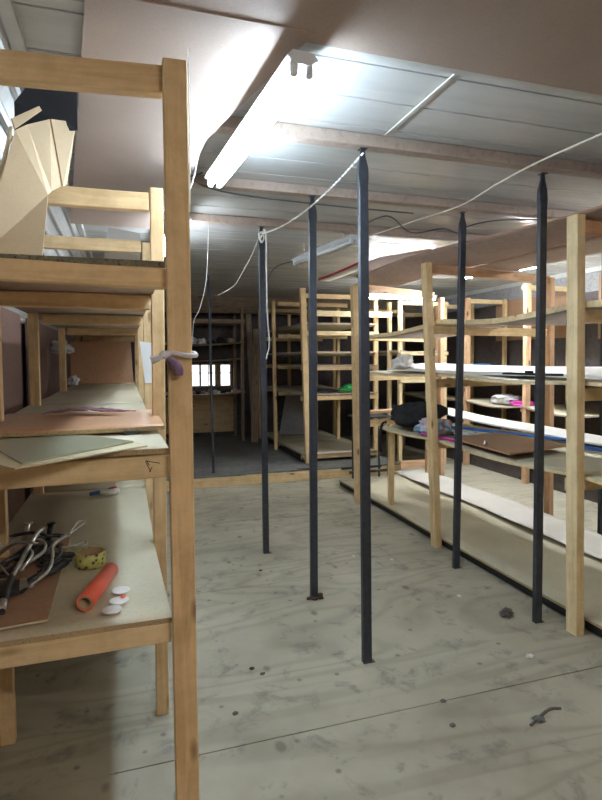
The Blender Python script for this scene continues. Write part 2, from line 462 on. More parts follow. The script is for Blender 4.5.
def wall_right():
    bm = bmesh.new()
    bx(bm, XR, XR+.02, YF, YB, 0, 2.28, 0); bx(bm, XR+.001, XR+.02, YF, YB, 2.28, 2.6, 1)
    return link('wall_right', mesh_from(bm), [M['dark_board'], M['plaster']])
structure(wall_right(), 'dark board right wall with a grey plaster band at its top')
for i, (y0, y1, z0, z1) in enumerate(((4.0, 5.05, 1.72, 2.46), (5.35, 6.9, 1.75, 2.32))):
    structure(box('trim_%d' % (12+i), (XR-.02, y0, z0), (XR-.005, y1, z1), M['hardboard']), ('nearer', 'farther')[i]+' brown hardboard sheet fixed high on the right wall')
structure(box('trim_14', (XR-.03, YF, 2.50), (XR, YB, 2.56), M['panel'], bev=.006), 'white moulding where ceiling meets right wall')

# back wall with its window opening
WX0, WX1, WZ0, WZ1 = .98, 1.83, 1.00, 1.43
def wall_back():
    bm = bmesh.new()
    bx(bm, -.9, WX0, YB, YB+.05, 0, 2.7); bx(bm, WX1, XR+.1, YB, YB+.05, 0, 2.7)
    bx(bm, WX0, WX1, YB, YB+.05, 0, WZ0); bx(bm, WX0, WX1, YB, YB+.05, WZ1, 2.7)
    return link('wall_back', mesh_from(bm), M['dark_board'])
structure(wall_back(), 'dark back wall at the far end of the room')
structure(box('wall_front', (-.9, YF-.05, 0), (XR, YF, 2.6), M['hardboard']), 'brown board wall behind the viewer')
def window():
    bm = bmesh.new(); f = .03
    bx(bm, WX0, WX1, YB-.01, YB+.04, WZ0, WZ0+f); bx(bm, WX0, WX1, YB-.01, YB+.04, WZ1-f, WZ1)
    for x in (WX0, WX0+.27, WX0+.55, WX1-f): bx(bm, x, x+f, YB-.011, YB+.041, WZ0, WZ1)
    bx(bm, WX0+.55, WX0+.65, YB-.012, YB+.02, WZ0, WZ1)
    bx(bm, WX0, WX1, YB-.005, YB+.035, WZ0+.25, WZ0+.265); bx(bm, WX0+.43, WX0+.445, YB-.004, YB+.034, WZ0, WZ1)
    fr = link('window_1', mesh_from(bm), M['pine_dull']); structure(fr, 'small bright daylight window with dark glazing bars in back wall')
    box('pane', (WX0, YB+.012, WZ0), (WX1, YB+.016, WZ1), M['window_glass'], fr, 0)
window()
structure(box('trim_15', (.6, YB-.03, .2), (1.85, YB-.005, .84), M['pine']), 'pale plywood panel under the far window')

# ------------------------------------------------------------ black steel posts
def black_post(base, top, label, name='black_post', group='slim black steel posts holding up the ceiling joists', w_=.045, d_=.03):
    t = thing(name, base, label, 'post', group)
    b, e = Vector(base), Vector(top); ax = (e-b)
    bm = bmesh.new(); prof = [(0, 1, 1), (.5, 1, 1), (.93, 1, 1), (.945, 1.18, .9), (.965, 1.15, .7), (.985, .62, .45), (1, .5, .4)]
    rings = []
    for s, kx, ky in prof:
        c = ax*s
        rings.append([bm.verts.new(c+Vector((sx*w_/2*kx, sy*d_/2*ky, 0))) for sx, sy in ((-1,-1),(1,-1),(1,1),(-1,1))])
    for i in range(len(rings)-1):
        for k in range(4): bm.faces.new((rings[i][k], rings[i][(k+1) % 4], rings[i+1][(k+1) % 4], rings[i+1][k]))
    bm.faces.new(rings[0][::-1]); bm.faces.new(rings[-1])
    bmesh.ops.bevel(bm, geom=list(bm.edges), offset=.002, segments=1, affect='EDGES')
    link('shaft', mesh_from(bm), M['black_metal'], t, base)
    bm = bmesh.new(); bx(bm, -.022, .040, -.016, .016, 0, .003); bevel(bm, .001)
    link('foot_plate', mesh_from(bm), M['dark_steel'], t, base)
    bm = bmesh.new(); bx(bm, -.018, .018, -.02, .02, -.004, 0); bevel(bm, .001)
    link('top_plate', mesh_from(bm), M['dark_steel'], t, top)
    return t
ZT = 2.498
black_post((1.115, 2.443, 0), (1.092, 2.443, ZT), 'black steel post nearest the viewer in the middle row, chain hooked at top')
black_post((1.11, 3.229, 0), (1.108, 3.229, ZT), 'black steel post with rusty crumbs round its foot, second in the middle row')
black_post((1.015, 4.09, 0), (.995, 4.09, ZT), 'black steel post with white string hanging from its top')
black_post((.992, 6.6, ZP), (.96, 6.6, 2.49), 'thin distant black post standing on the raised platform', w_=.03)
black_post((2.206, 2.52, 0), (2.172, 2.48, ZT), 'black steel post beside the wooden upright nearest the viewer on right')
black_post((2.232, 3.364, 0), (2.215, 3.285, ZT), 'crooked black steel post with a bulging pinched top, before the right rack')
black_post((3.69, 3.5, 0), (3.69, 3.5, ZT), 'black steel post behind the right rack at the picture edge')

# ------------------------------------------------------------ light fixtures
def fixture(name, p0, p1, label, lit, drop=.10, group='twin tube ceiling lights', ztop=None):
    p0, p1 = Vector(p0), Vector(p1); c = (p0+p1)/2; L = (p1-p0).length; ang = math.atan2((p1-p0).y, (p1-p0).x)
    t = thing(name, c, label, 'light', group, ang)
    def put(nm, bm, mat, smooth=False):
        o = bpy.data.objects.new(nm, mesh_from(bm, smooth)); COL.objects.link(o); o.data.materials.append(mat); o.parent = t; return o
    bm = bmesh.new(); h = L/2
    prof = [(-.052, .03), (-.034, .05), (.034, .05), (.052, .03), (.02, .010), (-.02, .010)]
    a = [bm.verts.new((-h-.03, y, z)) for y, z in prof]; b = [bm.verts.new((h+.03, y, z)) for y, z in prof]
    for i in range(6): bm.faces.new((a[i], a[(i+1) % 6], b[(i+1) % 6], b[i]))
    bm.faces.new(a[::-1]); bm.faces.new(b); bmesh.ops.recalc_face_normals(bm, faces=bm.faces)
    put('housing', bm, M['fixture'])
    for s in (-1, 1):
        bm = bmesh.new(); tube_bm(bm, [(-h, s*.024, -.008), (h, s*.024, -.008)], .0125, 14)
        put('tube', bm, lit or M['tube_off'])
        for e in (-1, 1):
            bm = bmesh.new(); bx(bm, e*(h+.012)-.012, e*(h+.012)+.012, s*.024-.012, s*.024+.012, -.021, .028); bevel(bm, .004)
            put('lamp_socket', bm, M['socket'])
    for e in (-1, 1):
        bm = bmesh.new(); x = e*h*.7; tube_bm(bm, [(x, 0, .057), (x, 0, .057+drop)], .004, 6); put('hanger', bm, M['steel'])
    return t
fixture('tube_light', (.452, 2.84, 2.40), (.536, 1.68, 2.40), 'brightly lit twin tube ceiling light nearest the viewer', M['tube_lit'], .03)
fixture('tube_light', (.30, 5.0, 2.41), (.385, 3.78, 2.41), 'lit twin tube ceiling light half hidden behind the front left upright', M['tube_far'], .09)
fixture('tube_light', (1.57, 5.02, 2.41), (1.70, 3.98, 2.41), 'switched off white twin tube light over the centre aisle', None, .09)
fixture('tube_light', (3.95, 4.6, 2.43), (3.68, 5.5, 2.43), 'lit tube light glaring beside the crooked black post on right', M['tube_right'], .07)
fixture('tube_light', (3.02, 6.55, 2.31), (4.0, 6.6, 2.31), 'lit tube light crossing the gap over the right rack', M['tube_cross'], .16)
fixture('tube_light', (3.95, 2.1, 2.43), (3.95, 3.3, 2.43), 'added unseen tube light over the gap behind the near end of right rack', M['tube_added'], .07)  # out of view, added against the light falloff around the near right rack
fixture('tube_light', (.3, -1.0, 2.40), (1.5, -1.0, 2.40), 'tube light on the brown ceiling behind the viewer', M['tube_rear'], .03)

# ------------------------------------------------------------ left rack
CH = [M['chip'], M['chip_edge']]
def left_rack():
    t = thing('shelving_rack', (-.2, 1.62, 0), 'tall home-made pine shelving rack along the left wall, seen end on', 'shelving')
    P = M['pine']
    # front posts
    beam('post', (.160, 1.64, 0), (.147, 1.64, 2.352), .036, .068, P, t, up=(1, 0, 0))
    beam('post', (-.50, 1.72, 0), (-.51, 1.72, 2.30), .045, .045, P, t, up=(1, 0, 0))
    YS = (2.36, 3.46, 4.9, 6.6)
    for i, y in enumerate(YS):
        beam('post', (.128, y, 0), (.132, y, 2.2), .045, .052, P, t, up=(1, 0, 0))
        beam('post', (-.46-.02*(i > 0), y, 0), (-.48-.02*(i > 0), y, 2.2 if i else 1.74), .045, .052, P, t, up=(1, 0, 0))
    # cross beams: front ones carry the shelf edges
    beam('cross_beam', (-.62, 1.68, .680), (.119, 1.68, .685), .045, .062, M['pine_pale'], t)
    beam('cross_beam', (-.62, 1.68, 1.176), (.120, 1.68, 1.187), .045, .066, M['pine_pale'], t)
    beam('cross_beam', (-.62, 1.68, 1.752), (.119, 1.68, 1.737), .045, .058, P, t)
    beam('cross_beam', (-.62, 1.68, 2.268), (.126, 1.68, 2.308), .045, .078, P, t)
    for i, y in enumerate(YS):
        for z in (.683, 1.186, 1.735): beam('cross_beam', (-.45, y, z), (.101, y, z), .042, .058, P if z > 1.5 else M['pine_pale'], t)
        z = (2.142, 2.175, 2.17, 2.17)[i]
        beam('cross_beam', (-.44, y, z), (.101, y, z), .042, .072, P, t)
    # shelf boards
    ends = (1.654, 3.46, 5.2, 6.9)
    for i in range(3):
        y0, y1 = ends[i]+.004, ends[i+1]-.004
        sheet('shelf', -.53, .101 if i else .121, y0, y1, lambda x, y: .733+.003*math.sin(y*3), .016, CH, t, 2, 24, (lambda x, y: -.026*(min(y, 2.36)-1.654)*(x+.53)/.65) if i == 0 else None)
        sheet('shelf', -.53, .101 if i else .119, y0, y1, lambda x, y: 1.238+.003*math.sin(y*4), .016, CH, t, 2, 24, (lambda x, y: -.026*(min(y, 2.36)-1.654)*(x+.53)/.65) if i == 0 else None)
        sheet('shelf', -.53, .112, y0, y1, lambda x, y: 1.786, .018, [M['underboard'], M['mould_edge']], t, 2, 8)
    # pencil mark on the middle front beam: three strokes
    bm = bmesh.new()
    def stroke(x0, z0, x1, z1):
        d = Vector((x1-x0, 0, z1-z0)).normalized()*.0011; n = Vector((-d.z, 0, d.x)); y = 1.6560
        v = [bm.verts.new((a+n.x*s, y, c+n.z*s)) for a, c, s in ((x0, z0, -1), (x1, z1, -1), (x1, z1, 1), (x0, z0, 1))]; bm.faces.new(v)
    stroke(.052, 1.205, .092, 1.196); stroke(.052, 1.203, .066, 1.172); stroke(.054, 1.207, .062, 1.192); stroke(.062, 1.172, .07, 1.186)
    link('pencil_mark', mesh_from(bm), M['black_cloth'], t, (0, 0, 0))
left_rack()
tag(plate('upright_hardboard', [(-.56, 6.36, 1.243), (.085, 6.36, 1.243), (.06, 6.40, 1.70), (-.56, 6.40, 1.70)], .006, M['hardboard_orange']), 'orange brown hardboard panel standing upright across the far end of left rack', 'board')

# ------------------------------------------------------------ things on the left rack
# middle shelf
tag(sheet('hardboard_offcut', -.49, .128, 1.98, 2.66, lambda x, y: 1.262+.012*(x+.2)**2*4+.002, .014, [M['hardboard_orange'], M['chip_edge']], None, 8, 6), 'orange brown board propped on a block on the middle left shelf', 'board')
tag(box('wooden_block', (-.01, 1.975, 1.2405), (.045, 2.02, 1.256), M['dark_steel']), 'small dark block wedged under the orange brown board', 'block')
zg = lambda x, y: 1.2475-.02*max(0, 1.66-y)
tag(plate('cream_sheet', [(-.255, 1.45, 1.243), (.06, 1.70, 1.244), (.03, 1.78, 1.2445), (-.12, 1.96, 1.246), (-.55, 1.96, 1.246), (-.53, 1.80, 1.246)], .004, [M['cream_board'], M['cream_board']]), 'thin cream sheet overhanging the front of the middle left shelf', 'board')
tag(plate('glass_pane', [(-.245, 1.485, 1.2485), (.02, 1.76, 1.2505), (-.12, 1.945, 1.2515), (-.42, 1.945, 1.2515), (-.40, 1.86, 1.251)], .005, M['glass_sheet']), 'greenish glass pane lying on the cream sheet at the shelf front', 'glass pane')
def mauve():
    bm = bmesh.new(); n, m_ = 16, 6; V = []
    for i in range(n+1):
        row = []
        for j in range(m_+1):
            u, v = i/n, j/m_
            wd = .07*math.sin(math.pi*min(1, u*1.15+.03))**.6 if u*1.15+.03 < 1 else .01
            x = -.33+.37*u; y = 2.46+wd*1.6*v+.06*math.sin(u*6)*.3; z = 1.275+.018*abs(math.sin(v*7+u*5))*math.sin(math.pi*u)+.006*noise.noise((u*9, v*7, 1))+.004
            row.append(bm.verts.new((x, y, z)))
        V.append(row)
    for i in range(n):
        for j in range(m_): bm.faces.new((V[i][j], V[i+1][j], V[i+1][j+1], V[i][j+1])).smooth = True
    r = bmesh.ops.solidify(bm, geom=bm.faces[:], thickness=.002)
    return link('crumpled_paper', mesh_from(bm), M['mauve'])
tag(mauve(), 'crumpled mauve paper lying on the orange brown board', 'paper')

# lower shelf
tag(plate('hardboard_sheet', [(-.228, 1.735, .742), (-.236, 2.52, .742), (-.56, 2.52, .742), (-.56, 1.69, .742)], .007, [M['hardboard'], M['cream_board']]), 'brown hardboard sheet under the metal pile on the lower left shelf', 'board')
def ring_roll(name, loc, ro, ri, h, label, cat, mo, mi):
    t = thing(name, loc, label, cat)
    lathe('wrap', [(ri+.004, 0), (ro, 0), (ro, h), (ri+.004, h)], loc, mo, t, 40, closed=True)
    lathe('core', [(ri, .001), (ri+.004, .001), (ri+.004, h-.001), (ri, h-.001)], loc, mi, t, 40, closed=True)
ring_roll('tape_roll', (-.134, 2.17, .7355), .053, .043, .052, 'yellow green patterned tape roll on the lower left shelf', 'tape', M['tape'], M['tan_card'])
def card_tube():
    a, b = Vector((-.128, 1.765, .763)), Vector((-.060, 2.02, .763)); d = b-a; L = d.length
    t = thing('card_tube', (a.x, a.y, .7355), 'bright red cardboard tube lying on the lower left shelf', 'tube')
    lathe('sleeve', [(.0205, 0), (.0265, 0), (.0265, L), (.0205, L)], a, M['red_card'], t, 28, d, closed=True)
    lathe('liner', [(.016, -.001), (.0204, -.001), (.0204, L-.002), (.016, L-.002)], a, M['tan_card'], t, 28, d, closed=True)
card_tube()
for i, (x, y, lb) in enumerate(((-.026, 1.88, 'farthest of three white lids, beside the red tube'), (-.030, 1.80, 'middle of three white lids, with an orange mark'), (-.050, 1.74, 'nearest of three white lids on the lower shelf'))):
    t = thing('white_disc', (x, y, .7345), lb, 'lid', 'white lids on the lower shelf')
    lathe('disc', [(.006, .001), (.018, .0), (.0285, .006), (.0295, .009), (.0275, .009), (.017, .004), (.004, .004)], (x, y, .7345), M['white'], t, 28)
    if i == 1: lathe('orange_mark', [(.001, .0), (.009, .0), (.009, .0012), (.001, .0012)], (x+.012, y+.022, .7435), M['red_card'], t, 14)['label'] = 'orange mark'
def clamp():
    t = thing('plastic_clamp', (-.12, 3.3, .7355), 'small white and blue plastic clamp lying on the lower left shelf', 'clamp')
    tube('jaw', [(-.20, 3.27, .749), (-.15, 3.29, .752), (-.09, 3.31, .75)], .011, M['blue'], t, 8)['label'] = 'blue jaw'
    tube('body', [(-.14, 3.27, .755), (-.10, 3.25, .757), (-.05, 3.28, .755)], .016, M['white'], t, 10)['label'] = 'white body'
    tube('trigger', [(-.10, 3.33, .755), (-.06, 3.35, .757)], .01, M['red'], t, 8, False)['label'] = 'red trigger'
clamp()

# pile of metal brackets, each piece its own thing
GP = 'metal fittings piled on the lower left shelf'
def strap(pts, w_, th, mat, label, name='metal_bracket', cat='bracket', hole=True):
    pts = [(p[0], p[1]-.04, p[2]) for p in pts]; w_ *= .88
    t = thing(name, pts[0], label, cat, GP)
    tube('bar', pts, w_, mat, t, 8, True, None, th)
    if hole:
        for p, q in ((pts[0], pts[1]), (pts[-1], pts[-2])):
            d = (Vector(q)-Vector(p)).normalized()
            lathe('eyelet', [(w_*.7, -.003), (w_*1.5, -.003), (w_*1.5, .003), (w_*.7, .003)], Vector(p), mat, t, 16, (d.y*.3, -d.x*.3, 1), closed=True)
    return t
B = .7425
strap([(-.385, 2.05, B+.012), (-.36, 2.20, B+.05), (-.335, 2.38, B+.085), (-.30, 2.47, B+.08)], .010, .5, M['steel'], 'long steel lever arm lying diagonally over the metal pile')
strap([(-.50, 2.30, B+.07), (-.45, 2.20, B+.055), (-.40, 2.12, B+.03), (-.36, 2.05, B+.02)], .007, .5, M['steel'], 'thin steel bar crossing the left side of the metal pile')
strap([(-.31, 2.02, B+.012), (-.265, 2.10, B+.03), (-.262, 2.2, B+.05), (-.27, 2.28, B+.06), (-.225, 2.36, B+.072)], .0085, .6, M['steel'], 'curved bright steel strip on the right of the metal pile')
strap([(-.52, 2.42, B+.02), (-.44, 2.44, B+.06), (-.36, 2.43, B+.07), (-.30, 2.40, B+.06)], .012, .5, M['dark_steel'], 'dark steel bar along the back of the metal pile')
strap([(-.34, 2.0, B+.012), (-.30, 2.06, B+.022), (-.25, 2.12, B+.02), (-.215, 2.2, B+.018)], .014, .7, M['dark_steel'], 'thick dark curved fitting at the front of the metal pile')
strap([(-.43, 2.25, B+.015), (-.38, 2.36, B+.03), (-.33, 2.46, B+.04), (-.27, 2.50, B+.03)], .011, .6, M['dark_steel'], 'dark bar buried in the middle of the metal pile')
strap([(-.30, 2.22, B+.015), (-.25, 2.24, B+.03), (-.20, 2.26, B+.02)], .016, .7, M['dark_steel'], 'short black knuckle fitting beside the tape roll')
strap([(-.36, 2.32, B+.05), (-.33, 2.2, B+.06), (-.35, 2.1, B+.04)], .007, .5, M['steel'], 'short steel link in the middle of the metal pile')
strap([(-.40, 2.46, B+.03), (-.385, 2.47, B+.10)], .014, .9, M['steel'], 'short upright steel stub at the back of the metal pile')
strap([(-.31, 2.44, B+.03), (-.295, 2.45, B+.095)], .013, .9, M['dark_steel'], 'dark upright stub at the back of the metal pile')
def hook(p, q, r, label):
    p = [(a[0], a[1]-.04, a[2]) for a in p]; q = [(a[0], a[1]-.04, a[2]) for a in q]
    t = thing('wire_hook', p[0], label, 'hook', GP)
    tube('wire', p, .0035, M['steel'], t, 6); tube('loop', q, r, M['steel'], t, 6)
hook([(-.27, 2.34, B+.05), (-.235, 2.50, B+.03), (-.19, 2.70, B+.015)], [(-.235, 2.5, B+.03), (-.21, 2.62, B+.045), (-.185, 2.70, B+.02)], .004, 'long wire hook reaching from the metal pile towards the shelf rear')
hook([(-.26, 2.30, B+.04), (-.21, 2.34, B+.03), (-.175, 2.42, B+.015)], [(-.21, 2.34, B+.03), (-.165, 2.36, B+.02), (-.165, 2.44, B+.012), (-.20, 2.42, B+.01)], .004, 'looped wire hook pointing towards the tape roll')
def black_fitting():
    t = thing('latch_fitting', (-.40, 1.86, B), 'black latch fitting with a pipe end at the front left of shelf', 'fitting', GP)
    plate('plate', [(-.46, 1.80, B+.03), (-.315, 1.93, B+.03), (-.33, 2.0, B+.03), (-.48, 2.02, B+.03)], .012, M['dark_steel'], t)
    tube('arm', [(-.37, 2.0, B+.04), (-.365, 1.88, B+.03), (-.36, 1.79, B+.015)], .012, M['dark_steel'], t, 10)
    lathe('pipe_end', [(.008, 0), (.014, 0), (.014, .05), (.008, .05)], (-.361, 1.79, B+.016), M['steel'], t, 20, (-.1, 1, .2), closed=True)
    plate('bright_edge', [(-.33, 1.90, B+.033), (-.31, 1.93, B+.033), (-.325, 2.0, B+.033), (-.345, 2.0, B+.033)], .003, M['steel'], t)['label'] = 'bright worn steel edge'
black_fitting()

strap([(-.47, 2.36, B+.02), (-.40, 2.30, B+.075), (-.33, 2.26, B+.08)], .009, .6, M['steel'], 'pale steel strip arched over the middle of the metal pile')
strap([(-.42, 2.16, B+.01), (-.35, 2.28, B+.02), (-.29, 2.34, B+.05)], .013, .6, M['dark_steel'], 'dark fitting lying low under the steel lever arm')
strap([(-.53, 2.22, B+.015), (-.48, 2.34, B+.045), (-.42, 2.48, B+.06)], .008, .6, M['steel'], 'leftmost steel strip of the metal pile')

strap([(-.36, 2.16, B+.03), (-.30, 2.24, B+.05), (-.31, 2.34, B+.06), (-.37, 2.40, B+.055)], .008, .6, M['steel'], 'hooked pale steel piece near the centre of the metal pile')
strap([(-.29, 2.12, B+.02), (-.24, 2.2, B+.045), (-.25, 2.3, B+.05)], .010, .6, M['dark_steel'], 'short dark curved piece under the bright steel strip')
strap([(-.46, 2.12, B+.012), (-.43, 2.22, B+.03), (-.37, 2.24, B+.05)], .009, .6, M['dark_steel'], 'dark piece at the left front of the metal pile')
tag(heap('metal_clip', (-.345, 2.30, B), .05, .06, .022, M['dark_steel'], None, 71, 1.5), 'dark bundled clip at the heart of the metal pile', 'clip', GP)
tag(heap('metal_clip', (-.27, 2.20, B), .035, .045, .018, M['dark_steel'], None, 72, 1.5), 'dark lumpy clip at the right of the metal pile', 'clip', GP)

# top of the left rack: folded fibreboard with a black sheet standing in for the dark opening behind
def carton():
    t = thing('folded_fibreboard', (-.32, 1.9, 1.786), 'folded tan fibreboard sheet standing on top of the left rack', 'board')
    mm = [M['carton'], M['carton']]
    A = (-.327, 2.0, 2.243); Bp = (-.234, 2.0, 2.044); Cp = (-.232, 1.80, 1.79); D = (-.376, 2.0, 2.03); Fq = (-.40, 1.80, 1.79)
    plate('front_panel', [A, Bp, Cp, Fq, D], .006, mm, t)
    T = [A, (-.300, 2.06, 2.288), (-.239, 2.14, 2.346), (-.163, 2.22, 2.376)]
    L = [Bp, (-.230, 2.06, 2.073), (-.205, 2.14, 2.117), (-.199, 2.22, 2.144)]
    for k in range(3): plate('fold_panel', [T[k], T[k+1], L[k+1], L[k]], .005, mm, t)
    plate('edge_strip', [(-.335, 2.0, 2.28), (-.265, 2.08, 2.362), (-.257, 2.085, 2.35), (-.327, 2.0, 2.246)], .006, mm, t)
    beam('side_strip', (-.335, 1.99, 2.25), (-.385, 1.99, 2.03), .012, .010, M['cream_board'], t)
carton()
tag(plate('dark_opening', [(-.355, 2.17, 2.40), (-.31, 2.17, 2.468), (-.150, 2.17, 2.468), (-.153, 2.20, 2.34), (-.36, 2.20, 2.30)], .01, M['opening_black']), 'black sheet standing in for the dark opening under the ceiling behind the fibreboard', 'dark opening')
tag(plate('white_offcut', [(-.16, 3.6, 1.80), (.10, 3.6, 1.80), (.10, 3.66, 2.30), (-.09, 3.66, 2.33)], .008, M['panel']), 'pale panel offcut leaning upright on top of the left rack', 'board')
# paper and rags
tag(plate('paper_note', [(.084, 3.431, 1.61), (.152, 3.431, 1.60), (.152, 3.431, 1.36), (.110, 3.431, 1.36)], .0012, M['paper']), 'white paper sheet pinned to a right upright of the left rack', 'paper')
def rag():
    t = thing('knotted_rag', (.15, 1.60, 1.50), 'grey rag knotted round the front upright with a purple tail', 'rag')
    c = Vector((.149, 1.64, 1.515)); pts = []
    for k in range(17):
        a = 2*math.pi*k/16; ca, sa = math.cos(a), math.sin(a)
        s = 1/max(abs(ca)/.047, abs(sa)/.034); pts.append(c+Vector((ca*s, sa*s, .004*math.sin(a*2))))
    tube('band', pts, .0075, M['rag_white'], t, 8)
    tube('knot', [(.095, 1.600, 1.516), (.106, 1.598, 1.512), (.120, 1.600, 1.516)], .011, M['rag_white'], t, 10)
    tube('loose_end', [(.103, 1.600, 1.512), (.086, 1.596, 1.503), (.068, 1.596, 1.498)], .009, M['rag_white'], t, 8, True, lambda s: .006+.006*s)
    tube('purple_tail', [(.112, 1.600, 1.508), (.128, 1.593, 1.492), (.142, 1.590, 1.476), (.145, 1.592, 1.455)], .012, M['rag_purple'], t, 10, True, lambda s: .006+.008*math.sin(s*2.4))['label'] = 'faded purple tail'
rag()
tag(heap('hanging_bag', (-.66, 5.9, 1.56), .09, .12, .07, M['rag_white'], None, 4, 1.4), 'crumpled pale bag stuffed between the far left uprights and wall', 'bag')
bpy.data.objects['hanging_bag'].location.x = -.60
tag(heap('rag_bundle', (-.52, 6.2, 1.24), .05, .10, .05, M['rag_white'], None, 6, 1.4), 'pale rag bundle at the far left of the middle shelf', 'rag')

# ------------------------------------------------------------ right rack
def sag(z0, amp, y0, y1, fx=0, seed=0):
    def f(x, y):
        t = (y-y0)/(y1-y0); return z0-amp*4*t*(1-t)*(1-.6*fx*(x-2.3))+.006*noise.noise((x*1.3, y*1.1, seed))
    return f
RP = M['pine']
def right_rack():
    t = thing('shelving_rack', (2.3, 2.35, 0), 'long pine shelving rack with sagging shelves right of the aisle', 'shelving')
    fr = [((2.313, 2.353), (2.279, 2.353), 2.25), ((2.340, 3.80), (2.239, 3.80), 2.24), ((2.284, 5.223), (2.24, 5.223), 2.25), ((2.30, .95), (2.29, .95), 2.25)]
    for (a, b), (c, d), h in fr:
        beam('post', (a, b, 0), (c, d, h), .085, .045, RP, t, up=(1, 0, 0)) if False else beam('post', (a, b, 0), (c, d, h), .075, .055, M['pine_pale'] if b < 3 else RP, t, up=(1, 0, 0))
    for (x, y) in ((3.66, .9), (3.66, 2.35), (3.66, 4.05), (3.58, 5.72)):
        beam('post', (x, y, 0), (x, y+.02, 2.22), .07, .05, M['pine_orange'], t, up=(1, 0, 0))
    beam('post', (3.46, 5.82, 0), (3.46, 5.82, 2.2), .05, .05, M['pine_orange'], t, up=(1, 0, 0))
    for i, (y, yb) in enumerate(((.95, .9), (2.39, 2.39), (3.84, 4.09), (5.26, 5.72))):
        for z in (2.205 if y < 5 else 2.24, 1.725, 1.30, .81):
            beam('cross_beam', (2.28, y, z), (3.66 if y < 5 else 3.46, yb, z), .04, .07, RP if z < 2.1 else M['pine_orange'], t)
        beam('floor_bearer', (2.36, y, .03), (3.6, yb, .03), .05, .045, M['pine_dull'], t)
    E = [M['chip'], M['pine_pale']]
    # A
    for y0, y1, s in ((.6, 2.36, 1), (2.37, 3.80, 2), (3.81, 5.25, 3)):
        yd = min(y1, 4.85)
        sheet('shelf', 2.33, 3.0, y0, y1, (lambda q0, q1, s_: lambda x, y: 1.80-.03*math.sin(math.pi*(y-q0)/(q1-q0))-.05*(s_ == 3)*(y-q0)/(q1-q0)+.012*noise.noise((x, y*1.5, s_)))(y0, y1, s), .034, [M['underboard'], M['pine_pale']], t)
        sheet('shelf', 2.34, 3.25, y0, y1, (lambda q0, q1, s_: lambda x, y: 1.375-.022*math.sin(math.pi*(y-q0)/(q1-q0))+.008*noise.noise((x, y, s_)))(y0, y1, s), .018, E, t)
        sheet('shelf', 2.34, 3.30, y0, yd, (lambda q0, q1, s_: lambda x, y: .865-.03*math.sin(math.pi*(y-q0)/(q1-q0))+.006*noise.noise((x, y, s_+5)))(y0, y1, s), .018, E, t)
    # base board with black edge band
    bb = lambda x, y: .075+.012*noise.noise((x, y*.9, 3))
    sheet('base_board', 2.38, 3.22, .5, 6.0, bb, .016, CH, t, 6, 40)
    sheet('base_edging', 2.392, 2.404, .5, 6.0, lambda x, y: .058+.012*noise.noise((2.38, y*.9, 3)), .048, M['black_edge'], t, 1, 40)['label'] = 'black edging strip'
    for z, dx in ((2.21, -.008), (2.205, .010), (2.16, .0), (1.79, -.012), (1.77, .012), (1.66, .004), (1.31, -.01), (1.30, .01), (.84, .0), (.80, -.012)):
        for (ax, ay, bx_) in ((2.313, 2.353, 2.279), (2.340, 3.80, 2.239)):
            k = z/2.25; lathe('nail', [(.001, 0), (.0035, 0), (.0035, .0015), (.001, .0015)], (ax+(bx_-ax)*k+dx, ay-.029, z), M['dark_steel'], t, 8, (0, -1, 0))
    beam('post', (2.45, 4.8, .08), (2.45, 4.8, .845), .05, .05, RP, t, up=(1, 0, 0))
right_rack()
def white_strip(label, x0, x1, y0, y1, z, lift, amp, th=.012, name='white_board', curl=.0, mat='white'):
    f = lambda x, y: z+lift*math.sin(math.pi*min(1, max(0, (x-x0)/(x1-x0)))*.5)**1.5-amp*math.sin(math.pi*(y-y0)/(y1-y0))+.012*noise.noise((x*.8, y*1.2, z))+curl*max(0, noise.noise((0, y*1.9, z*5)))
    return tag(sheet(name, x0, x1, y0, y1, f, th, M[mat], None, 6, 36, lambda x, y: .05*noise.noise((0, y*1.2, z*3))), label, 'board', 'long white boards lying along the right rack')
white_strip('long white sheet curling along the rear of the base board', 3.14, 3.50, .8, 6.1, .10, .03, 0, .004, 'white_sheet', .06, 'white_dull')
white_strip('white sagging board along the rear of the low right shelf', 3.12, 3.33, 1.2, 5.2, .935, .025, .03)
white_strip('white sagging board along the rear of the shelf at eye level', 2.62, 3.1, 1.2, 5.2, 1.405, .045, .012, .02)
# top board sheets
def top_boards():
    def zt(x, y):
        k = max(0, min(1, (2.55-x)/.35)); e = max(0, min(1, (y-2.0)/1.8))
        return 2.262+.012*math.sin(y*1.7)+.02*(x-2.3)+.10*k*k*(3-2*k)*e
    t1 = sheet('roof_hardboard', 2.285, 2.80, 1.1, 5.3, zt, .008, [M['underboard'], M['hardboard_orange']], None, 10, 40, lambda x, y: .03*noise.noise((2, y*2.2, 0))*(x < 2.5))
    tag(t1, 'long brown hardboard sheet with ragged edge on top of the right rack', 'board')
    t2 = sheet('roof_hardboard', 2.81, 3.28, 1.1, 4.3, lambda x, y: 2.262+.008*math.sin(y*2), .008, [M['underboard'], M['hardboard_orange']], None, 6, 20)
    tag(t2, 'brown hardboard sheet on the rear half of the right rack top', 'board')
    t3 = plate('roof_hardboard', [(2.18, 4.5, 2.41), (2.40, 4.0, 2.40), (2.62, 4.4, 2.40), (2.42, 5.35, 2.42), (2.2, 5.3, 2.42)], .006, [M['hardboard'], M['hardboard_orange']])
    tag(t3, 'torn hardboard piece lying over the top sheet near the middle upright', 'board')
    rs = sheet('red_panel', 2.16, 2.30, 4.9, 6.1, lambda x, y: 2.44+.01*math.sin(y*2), .025, [M['white'], M['red']], None, 2, 8)
    tag(rs, 'white panel with a red edge on top of the right rack', 'board')
top_boards()

